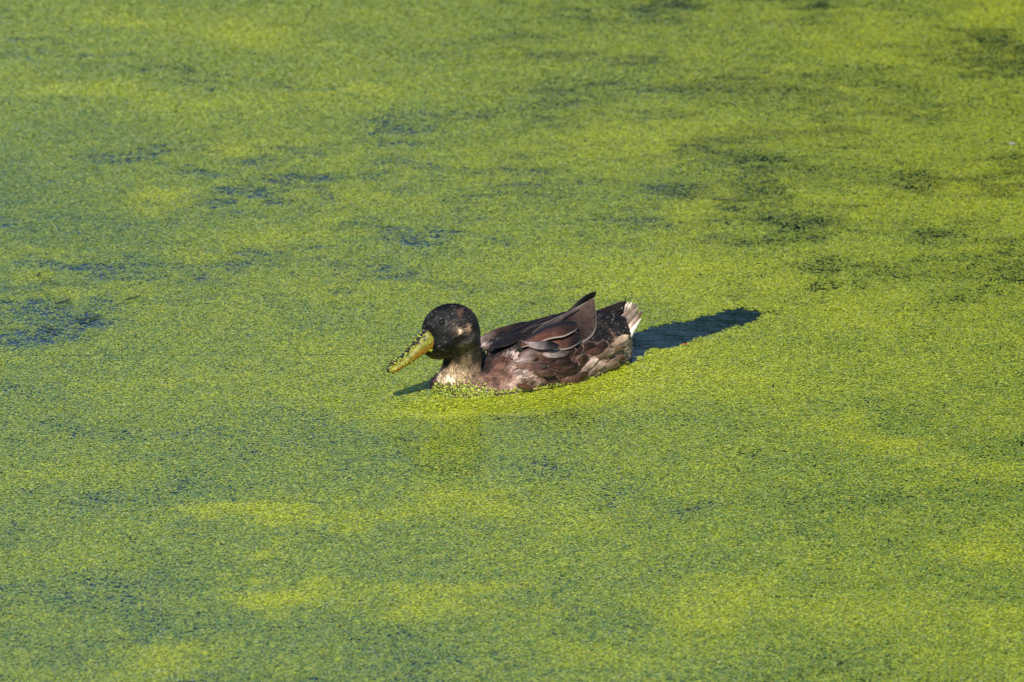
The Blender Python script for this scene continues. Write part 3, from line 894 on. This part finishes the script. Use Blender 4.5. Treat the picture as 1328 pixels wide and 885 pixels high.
fth('curled_feather', tail, (803, 414, -.002), (809.5, 385, -.006), 4.5, (16, 15, 17), (14, 13, 15), fringe=0, shape='point', normal=(-.3, .8, .3), bend=-.12, curl=.1, label='thin black curled feather standing up on the rump')


# ---- bill
def bill_material():
    g = G('bill')
    tc = g.n('TexCoord')
    n1 = g.n('TexNoise', Vector=tc.outputs['Object'], Scale=190.0, Detail=3.0)
    n2 = g.n('TexNoise', Vector=tc.outputs['Object'], Scale=420.0, Detail=3.0)
    c = g.ramp(n1.outputs['Fac'], (.30, srgb(84, 78, 10)), (.46, srgb(128, 120, 12)), (.62, srgb(146, 138, 26)), (.8, srgb(182, 170, 84)))
    e = g.attr('edge').outputs['Fac']
    c = g.mix(g.math('MULTIPLY', e, .75), c, srgb(150, 96, 10))
    dk = g.attr('dark').outputs['Fac']
    dm = g.math('GREATER_THAN', g.math('ADD', dk, g.math('MULTIPLY', n2.outputs['Fac'], 1.0)), g.math('ADD', .60, g.math('MULTIPLY', n1.outputs['Fac'], .45)))
    c = g.mix(dm, c, (.016, .013, .010))
    b = g.n('Bump', Strength=.3, Distance=.0006, Height=n2.outputs['Fac'])
    s = g.n('BsdfPrincipled', **{'Base Color': c, 'Roughness': .5, 'Normal': b.outputs[0]})
    return g.finish(s.outputs[0])


def simple(name, col, rough=.5, **kw):
    g = G(name)
    tc = g.n('TexCoord'); n1 = g.n('TexNoise', Vector=tc.outputs['Object'], Scale=240.0, Detail=3.0)
    c = g.mix(n1.outputs['Fac'], tuple(a * .65 for a in col), tuple(min(1, a * 1.35) for a in col))
    s = g.n('BsdfPrincipled', **{'Base Color': c, 'Roughness': rough})
    for k, v in kw.items(): s.inputs[k.replace('_', ' ')].default_value = v
    return g.finish(s.outputs[0])


M_BILL = bill_material()
M_HORN = simple('horn_black', (.012, .010, .009), .3)
B0 = at(557, 442, .0) + Vector((0, .0, 0))
B1 = at(505, 479, .0)
# keep the bill in the head's own plane
bl = (B1 - B0)
hdist = bl.x
B1 = B0 + Vector((HD.x, HD.y, 0)) * .0570 + Vector((0, 0, -.0325))
BF = (B1 - B0).normalized(); BU = (Vector((0, 0, 1)) - BF * BF.z).normalized(); BS = BU.cross(BF)
BL = (B1 - B0).length


def bill_loft(name, prof, mat, parent, lab=None, seg=20):
    V, E, D = [], [], []
    for t, hw_, top, bot, ex in prof:
        for i in range(seg):
            a = 2 * math.pi * i / seg; c, s = math.cos(a), math.sin(a)
            y = math.copysign(abs(c) ** ex, c) * hw_
            z = (top if s > 0 else -bot) * abs(s) ** (1.0 if s > 0 else .5) * (1 if s > 0 else 1)
            V.append(B0 + BF * (BL * t) + BS * y + BU * z)
            E.append(1.0 if (s <= 0.05) else max(0, 1 - s * 3.2)); D.append(max(0, s - .5) * 1.5 * (1 if c < .3 else .5))
    n = len(prof)
    F = []; T = []
    for k in range(n - 1):
        for i in range(seg):
            F += [k * seg + i, k * seg + (i + 1) % seg, (k + 1) * seg + (i + 1) % seg, (k + 1) * seg + i]; T.append(4)
    F += list(range(seg))[::-1]; T.append(seg)
    F += [(n - 1) * seg + i for i in range(seg)]; T.append(seg)
    me = mesh_np(name, np.array([tuple(v) for v in V]), np.array(F), T, mat, {'edge': np.array(E), 'dark': np.array(D)}, smooth=True)
    o = link(name, me, parent)
    m = o.modifiers.new('soft', 'SUBSURF'); m.levels = 1; m.render_levels = 2
    if lab: o['label'] = lab
    return o


bill = bill_loft('bill', [(-.10, .0110, .0175, .0095, .8), (.0, .0115, .0165, .0095, .8), (.14, .0112, .0122, .0088, .8), (.30, .0108, .0094, .0084, .85), (.48, .0110, .0070, .0076, .85), (.66, .0116, .0056, .0066, .85),
                          (.82, .0120, .0048, .0056, .85), (.92, .0114, .0042, .0044, .9), (.975, .0092, .0032, .0032, 1), (1.01, .0052, .0018, .0020, 1)], M_BILL, duck, 'mustard yellow bill with dark marks along the ridge')
bill_loft('lower_mandible', [(-.05, .0085, -.0070, .0118, .8), (.2, .0085, -.0060, .0098, .8), (.5, .0085, -.0045, .0076, .8), (.75, .0090, -.0030, .0056, .8), (.90, .0080, -.0018, .0040, .8), (.96, .0040, -.0015, .0028, 1)], M_BILL, bill)
bill_loft('nail', [(.925, .0034, .0052, -.001, 1), (.95, .0038, .0054, -.0005, 1), (.985, .0038, .0044, .0016, 1), (1.015, .0030, .0030, .0030, 1), (1.032, .0014, .0012, .0034, 1)], M_HORN, bill)


def blob(name, c, r, mat, parent, axes=None, scale=(1, 1, 1), lab=None):
    bm = bmesh.new(); bmesh.ops.create_icosphere(bm, subdivisions=3, radius=r)
    X_, Y_, Z_ = axes or (Vector((1, 0, 0)), Vector((0, 1, 0)), Vector((0, 0, 1)))
    for v in bm.verts:
        p = v.co.copy(); v.co = Vector(c) + X_ * p.x * scale[0] + Y_ * p.y * scale[1] + Z_ * p.z * scale[2]
    me = bpy.data.meshes.new(name); bm.to_mesh(me); bm.free()
    for p in me.polygons: p.use_smooth = True
    me.materials.append(mat)
    o = link(name, me, parent)
    if lab: o['label'] = lab
    return o


for s in (1, -1):
    blob('nostril', B0 + BF * (BL * .30) + BS * (s * .0062) + BU * .0046, .0016, M_HORN, bill, (BF, BS, BU), (1.7, .5, .8))
M_EYE = simple('eye', (.008, .005, .004), .12)
ep, en = surf(573, 418)
hc0 = at(584, 430, .004)
off = ep - hc0
lat = off.dot(HS)
eye_l = blob('eye', ep - en * .0010, .0044, M_EYE, duck)
mir = hc0 + off - HS * (2 * lat)
q, nq, _, _ = BVH.find_nearest(mir)
blob('eye', q - nq * .0012, .0040, M_EYE, duck)


# ---- duckweed caught on the bird, and water beads
def stick(name, spots, rad, mat, label, cat, tint_y=.8, stand=.5):
    """fronds lying on given (point, normal) spots"""
    V, F, T, C = [], [], [], []
    for p, n in spots:
        k = 6; r = rad * random.uniform(.7, 1.25)
        n = (n + Vector((random.gauss(0, stand), random.gauss(0, stand), random.gauss(0, stand)))).normalized()
        a = n.orthogonal().normalized(); b = n.cross(a)
        base = len(V)
        for i in range(k):
            th = 2 * math.pi * i / k
            V.append(tuple(MW @ (p + a * math.cos(th) * r + b * math.sin(th) * r * .75 + n * .0002)))
        V.append(tuple(MW @ (p + n * .0006)))
        y = random.random()
        base_c = (.55, .58, .07) if y < tint_y * .6 else ((.32, .42, .05) if y < tint_y else random.choice([(.07, .06, .02), (.10, .03, .03), (.30, .20, .18)]))
        f = random.uniform(.7, 1.2)
        for i in range(k + 1): C.append((base_c[0] * f, base_c[1] * f, base_c[2] * f, 1))
        for i in range(k): F += [base + i, base + (i + 1) % k, base + k]; T.append(3)
    me = mesh_np(name, np.array(V), np.array(F), T, mat, {'tint': np.array(C)})
    return link(name, me, None, kind='stuff', label=label, category=cat)


def bill_pt(t, a, r_out=.0004):
    """a: angle round the bill, 90 = ridge"""
    ts = [0, .14, .30, .48, .66, .82, .92, 1.0]; hws = [.0115, .0112, .0106, .0108, .0114, .0114, .0102, .005]; tops = [.0165, .0122, .0094, .0070, .0056, .0048, .0042, .0022]; bots = [.0095, .0092, .0084, .0074, .0062, .0050, .0038, .0016]
    hw_ = np.interp(t, ts, hws); tp = np.interp(t, ts, tops); bt = np.interp(t, ts, bots)
    c, s = math.cos(R(a)), math.sin(R(a))
    y = math.copysign(abs(c) ** .8, c) * hw_; z = (tp if s > 0 else bt) * (s if s > 0 else -abs(s) ** .5)
    n = (BS * c * 1 + BU * s).normalized()
    return B0 + BF * (BL * t) + BS * y + BU * z + n * r_out, n


sp = []
for i in range(260):                                     # ridge and far edge of the bill
    sp.append(bill_pt(random.uniform(.0, 1.0), random.gauss(108, 24), random.uniform(.0002, .0020)))
for i in range(60):                                      # scattered over the near side of the tip half
    sp.append(bill_pt(random.uniform(.5, 1.0), random.uniform(0, 80), random.uniform(.0003, .0012)))
for i in range(26):
    sp.append(bill_pt(abs(random.gauss(.12, .07)), random.gauss(22, 16), random.uniform(.0003, .0016)))
for i in range(20):
    sp.append(bill_pt(random.uniform(.1, .95), random.uniform(-30, 5), random.uniform(.0003, .0012)))
for i in range(26):                                      # at the edge of the face feathers
    l, n = surf(random.gauss(560, 2.2), random.uniform(438, 456), random.uniform(.001, .0025)); sp.append((l, n))
for i in range(12):                                      # a strand dripping from the tip
    sp.append((B1 + BF * .001 + Vector((random.gauss(0, .0006), random.gauss(0, .0006), -.002 - .0016 * i * (1 if i < 6 else 1.25))), Vector((random.random(), random.random(), .3))))
stick('clinging_duckweed', sp, .0011, M_FROND, 'bits of duckweed stuck along the mustard bill and dripping off its tip', 'duckweed')
sp = []
for i in range(1500):                                     # dragged up the breast
    x_ = random.uniform(562, 640); k = 1 - abs(x_ - 585) / 60
    y_ = 517 - abs(random.gauss(0, 1)) * (3.5 + 9.0 * max(0, k))
    l, n = surf(x_, y_, random.uniform(.001, .004)); sp.append((l, n))
for i in range(700):
    x_ = random.uniform(620, 812)
    l, n = surf(x_, np.interp(x_, [640, 700, 750, 790, 812], [511, 503, 495, 484, 470]) - abs(random.gauss(0, 1.6)), random.uniform(.001, .004)); sp.append((l, n))
for i in range(16):
    l, n = surf(random.gauss(627, 3), random.gauss(459, 2.5), random.uniform(.003, .005)); sp.append((l, n))
stick('smeared_duckweed', sp, .0013, M_FROND, 'duckweed and dark scraps piled up against the breast of the duck', 'duckweed', .78, .7)

M_DROP = simple('water_drop', (.85, .88, .9), .04)
bm = bmesh.new()
for i in range(70):
    if i < 55: l, n = surf(random.uniform(552, 600), random.uniform(405, 448), .0010)
    elif i < 57: l, n = surf(682 + i - 55, 437, .007)
    else: l, n = surf(random.uniform(640, 770), random.uniform(440, 490), .008)
    r_ = random.uniform(.00025, .00050) if i < 55 or i > 56 else .0007
    vs_ = bmesh.ops.create_icosphere(bm, subdivisions=1, radius=r_)['verts']
    for v in vs_: v.co = MW @ (v.co + l)
dm = bpy.data.meshes.new('water_drops'); bm.to_mesh(dm); bm.free()
for p in dm.polygons: p.use_smooth = True
g = G('clear_drop'); gb = g.n('BsdfPrincipled', **{'Base Color': (1, 1, 1), 'Roughness': .02, 'IOR': 1.333}); gb.inputs['Transmission Weight'].default_value = 1.0
dm.materials.append(g.finish(gb.outputs[0]))
link('water_drops', dm, None, kind='stuff', label='tiny beads of water on the black face of the duck', category='water drops')

# ================================================================== THE FAR BANK (seen mirrored in the open water)
def rough_leaf():
    g = G('leaves')
    a = g.attr('tint').outputs['Color']
    s = g.n('BsdfPrincipled', **{'Base Color': a, 'Roughness': .5})
    t = g.n('BsdfTranslucent', Color=a)
    m = g.n('MixShader'); g.set(m.inputs[0], .2); g.set(m.inputs[1], s.outputs[0]); g.set(m.inputs[2], t.outputs[0])
    return g.finish(m.outputs[0])


M_LEAF = rough_leaf()
M_BARK = simple('bark', (.09, .065, .045), .9)
M_BANK = simple('bank_grass', (.06, .09, .025), .9)
bx = np.concatenate([np.arange(-60, 61, 2.0)]); by = np.array([26.0, 27.0, 28.5, 31, 36, 44, 60, 90, 160, 400])
BX, BY = np.meshgrid(bx * 1.0, by); BXs = BX * (1 + (BY - 26) / 40)
bz = np.interp(BY, [26, 27, 28.5, 31, 60, 400], [-.4, .25, .5, .7, 1.5, 4]) + (fbm(BXs * .2, BY * .2, 8, 3) - .5) * .5
ed = (fbm(BXs * .12, BY * 0 + 3, 9, 3) - .5) * 3
ii = np.arange(BX.size).reshape(BX.shape)
qq = np.stack([ii[:-1, :-1], ii[:-1, 1:], ii[1:, 1:], ii[1:, :-1]], -1).reshape(-1, 4)
link('bank', mesh_np('bank', np.stack([BXs.ravel(), (BY + ed).ravel(), bz.ravel()], 1), qq.ravel(), np.full(len(qq), 4), M_BANK, smooth=True), kind='structure')


def tree(x, y, h, r, label, seed, low=.12):
    rr = np.random.default_rng(seed); rnd = random.Random(seed)
    t = bpy.data.objects.new('leafy_tree', None); COL.objects.link(t)
    t.location = (x, y, .5); t['label'] = label; t['category'] = 'tree'; t['group'] = 'trees on the far bank'
    bm = bmesh.new()

    def limb(a, b, ra, rb):
        d = (b - a).normalized(); u = d.orthogonal().normalized(); v = d.cross(u)
        m_ = (a + b) / 2 + Vector((rnd.uniform(-.1, .1), rnd.uniform(-.1, .1), 0)) * (b - a).length
        rings = [[c + u * math.cos(2 * math.pi * i / 8) * q_ + v * math.sin(2 * math.pi * i / 8) * q_ for i in range(8)] for c, q_ in ((a, ra), (m_, (ra + rb) / 2), (b, rb))]
        ring_loft(bm, rings)
    limb(Vector((0, 0, -.3)), Vector((0, 0, h * .45)), h * .028, h * .02)
    limb(Vector((0, 0, h * .44)), Vector((r * .1, 0, h * .9)), h * .02, h * .004)
    for k in range(9):
        a = k * 2.4; z = h * rnd.uniform(.2, .6)
        limb(Vector((0, 0, z)), Vector((math.cos(a) * r * .7, math.sin(a) * r * .7, z + h * rnd.uniform(.08, .25))), h * .011, h * .003)
    me = bpy.data.meshes.new('trunk'); bm.normal_update(); bm.to_mesh(me); bm.free(); me.materials.append(M_BARK)
    link('trunk', me, t)
    cl = 46 if h < 10 else 90
    cz = rr.uniform(low, .95, cl); ca = rr.uniform(0, 6.28, cl); cr = r * np.sqrt(np.clip(1 - ((cz - .45) / .58) ** 2, .05, 1)) * rr.uniform(.45, 1.0, cl)
    cc = np.stack([np.cos(ca) * cr, np.sin(ca) * cr, cz * h], 1)
    n = 20000 if h > 10 else 8000
    w_ = rr.integers(0, cl, n)
    p = cc[w_] + rr.normal(0, 1, (n, 3)) * np.array([r * .17, r * .17, h * .055])
    nn = rr.normal(0, 1, (n, 3)); nn[:, 2] = np.abs(nn[:, 2]) + .5; nn /= np.linalg.norm(nn, axis=1, keepdims=True)
    a = np.cross(nn, rr.normal(0, 1, (n, 3))); a /= np.linalg.norm(a, axis=1, keepdims=True); b = np.cross(nn, a)
    sz = rr.uniform(.16, .38, n)[:, None]
    V = np.stack([p - a * sz, p - b * sz * .5, p + a * sz, p + b * sz * .5], 1).reshape(-1, 3)
    c = np.array([.05, .085, .02]) * (rr.uniform(.6, 1.5, cl)[w_] * rr.uniform(.7, 1.3, n))[:, None]
    c = np.repeat(np.concatenate([c, np.ones((n, 1))], 1), 4, axis=0)
    link('crown', mesh_np('crown', V, np.arange(4 * n), np.full(n, 4), M_LEAF, {'tint': c}), t)


for i, (x, y, h, r, lab, low) in enumerate([
    (4.5, 30.5, 15.2, 3.5, 'broad leafy tree on the far bank, its reflection darkening the open water behind the duck', .04), (9.2, 32, 14.5, 3.6, 'tallest leafy tree at the right end of the far bank', .04),
    (-.6, 33, 7.5, 2.5, 'low rounded tree on the far bank next to the broad leafy one', .06), (-5.0, 31.5, 7.0, 2.7, 'smallest spreading tree on the far bank, left of the low rounded one', .06),
    (-9.6, 33, 7.6, 2.9, 'wide tree at the left end of the far bank', .06), (14.5, 34, 11, 3.6, 'outermost tree on the right, past the tallest one on the far bank', .06)]):
    tree(x, y, h, r, lab, 50 + i, low)

# ================================================================== SMALL THINGS AFLOAT
gx_, gy_ = ground(1312, 190)
M_WHITE = simple('white_down', (.50, .50, .46), .6)
bm = bmesh.new()
for i in range(60):
    a = random.uniform(0, 6.28); l = random.uniform(.002, .0055)
    d = Vector((math.cos(a), math.sin(a), random.uniform(.1, .9))).normalized(); sd_ = d.orthogonal().normalized() * .0004
    v = [bm.verts.new(q_) for q_ in (sd_, -sd_, d * l - sd_ * .3, d * l + sd_ * .3)]
    bm.faces.new(v)
r_ = bmesh.ops.create_icosphere(bm, subdivisions=2, radius=.0018)['verts']
me = bpy.data.meshes.new('down_tuft'); bm.to_mesh(me); bm.free(); me.materials.append(M_WHITE)
o = link('down_tuft', me, None, label='small white tuft of down floating at the right edge', category='feather'); o.location = (gx_, gy_, .003)

M_RED = simple('red_scrap', (.40, .06, .02), .5)
bm = bmesh.new()
n_ = 9
for i in range(n_):
    t = i / (n_ - 1); w_ = .0016 * math.sin(math.pi * min(.97, max(.06, t)))
    bm.verts.new((t * .011, -w_, .0006 * math.sin(t * 5))); bm.verts.new((t * .011, 0, .0010 + .0006 * math.sin(t * 5))); bm.verts.new((t * .011, w_, .0006 * math.sin(t * 5)))
bm.verts.ensure_lookup_table()
for i in range(n_ - 1):
    for j in (0, 1): bm.faces.new([bm.verts[i * 3 + j], bm.verts[i * 3 + j + 1], bm.verts[i * 3 + j + 4], bm.verts[i * 3 + j + 3]])
me = bpy.data.meshes.new('fallen_leaf'); bm.to_mesh(me); bm.free(); me.materials.append(M_RED)
o = link('fallen_leaf', me, None, label='tiny red leaf scrap floating at the near edge of the open water behind the duck', category='leaf')
gx_, gy_ = ground(884, 451); o.location = (gx_, gy_, .0035); o.rotation_euler = (0, 0, .5)

M_STEM = simple('wet_stem', (.035, .04, .015), .4)


def stem(px, py, L, ang, label, seed, fork=True):
    rnd = random.Random(seed)
    bm = bmesh.new()

    def tube(a, d0, L, r0):
        p = Vector(a); d = Vector(d0); rings = []; pts = []
        for i in range(7):
            t = i / 6
            u = Vector((-d.y, d.x, 0)).normalized()
            rings.append([p + u * math.cos(k * math.pi / 3) * r0 * (1 - .7 * t) + Vector((0, 0, 1)) * math.sin(k * math.pi / 3) * r0 * (1 - .7 * t) for k in range(6)]); pts.append((p.copy(), d.copy()))
            d = (d + Vector((rnd.uniform(-.3, .3), rnd.uniform(-.3, .3), rnd.uniform(-.08, .08)))).normalized(); p = p + d * (L / 6)
        ring_loft(bm, rings)
        return pts
    pts = tube((0, 0, .001), (math.cos(ang), math.sin(ang), .05), L, .0013)
    if fork:
        for k in (2, 4):
            p, d = pts[k]; s_ = rnd.choice((-1, 1))
            tube(p, (d.x * .6 - s_ * d.y * .8, d.y * .6 + s_ * d.x * .8, .25), L * .35, .0008)
    me = bpy.data.meshes.new('plant_stem'); bm.normal_update(); bm.to_mesh(me); bm.free(); me.materials.append(M_STEM)
    for p in me.polygons: p.use_smooth = True
    x, y = ground(px, py)
    o = link('plant_stem', me, None, label=label, category='plant stem', group='dark stems afloat')
    o.location = (x, y, .002)


stem(164, 391, .022, .1, 'short dark stem to the right of the blue gaps at the left edge', 1)
stem(72, 396, .030, .4, 'dark forked stem at the top of the blue gap near the left edge', 2)
stem(98, 417, .045, .15, 'long dark stem across the lower blue gap near the left edge', 3)
stem(60, 428, .026, -.3, 'dark stem lying at the lower left of the blue gaps', 4)
stem(48, 360, .012, 1.2, 'stubby dark stem above the blue gaps on the left', 5)
stem(986, 240, .030, .5, 'bent dark twig in the olive patch right of and above the duck', 6)
stem(1045, 312, .022, .2, 'small dark twig at the foot of the curved olive gap on the right', 7)
stem(925, 261, .040, -.1, 'dark twig lying in the darkest olive patch above the wake', 8)
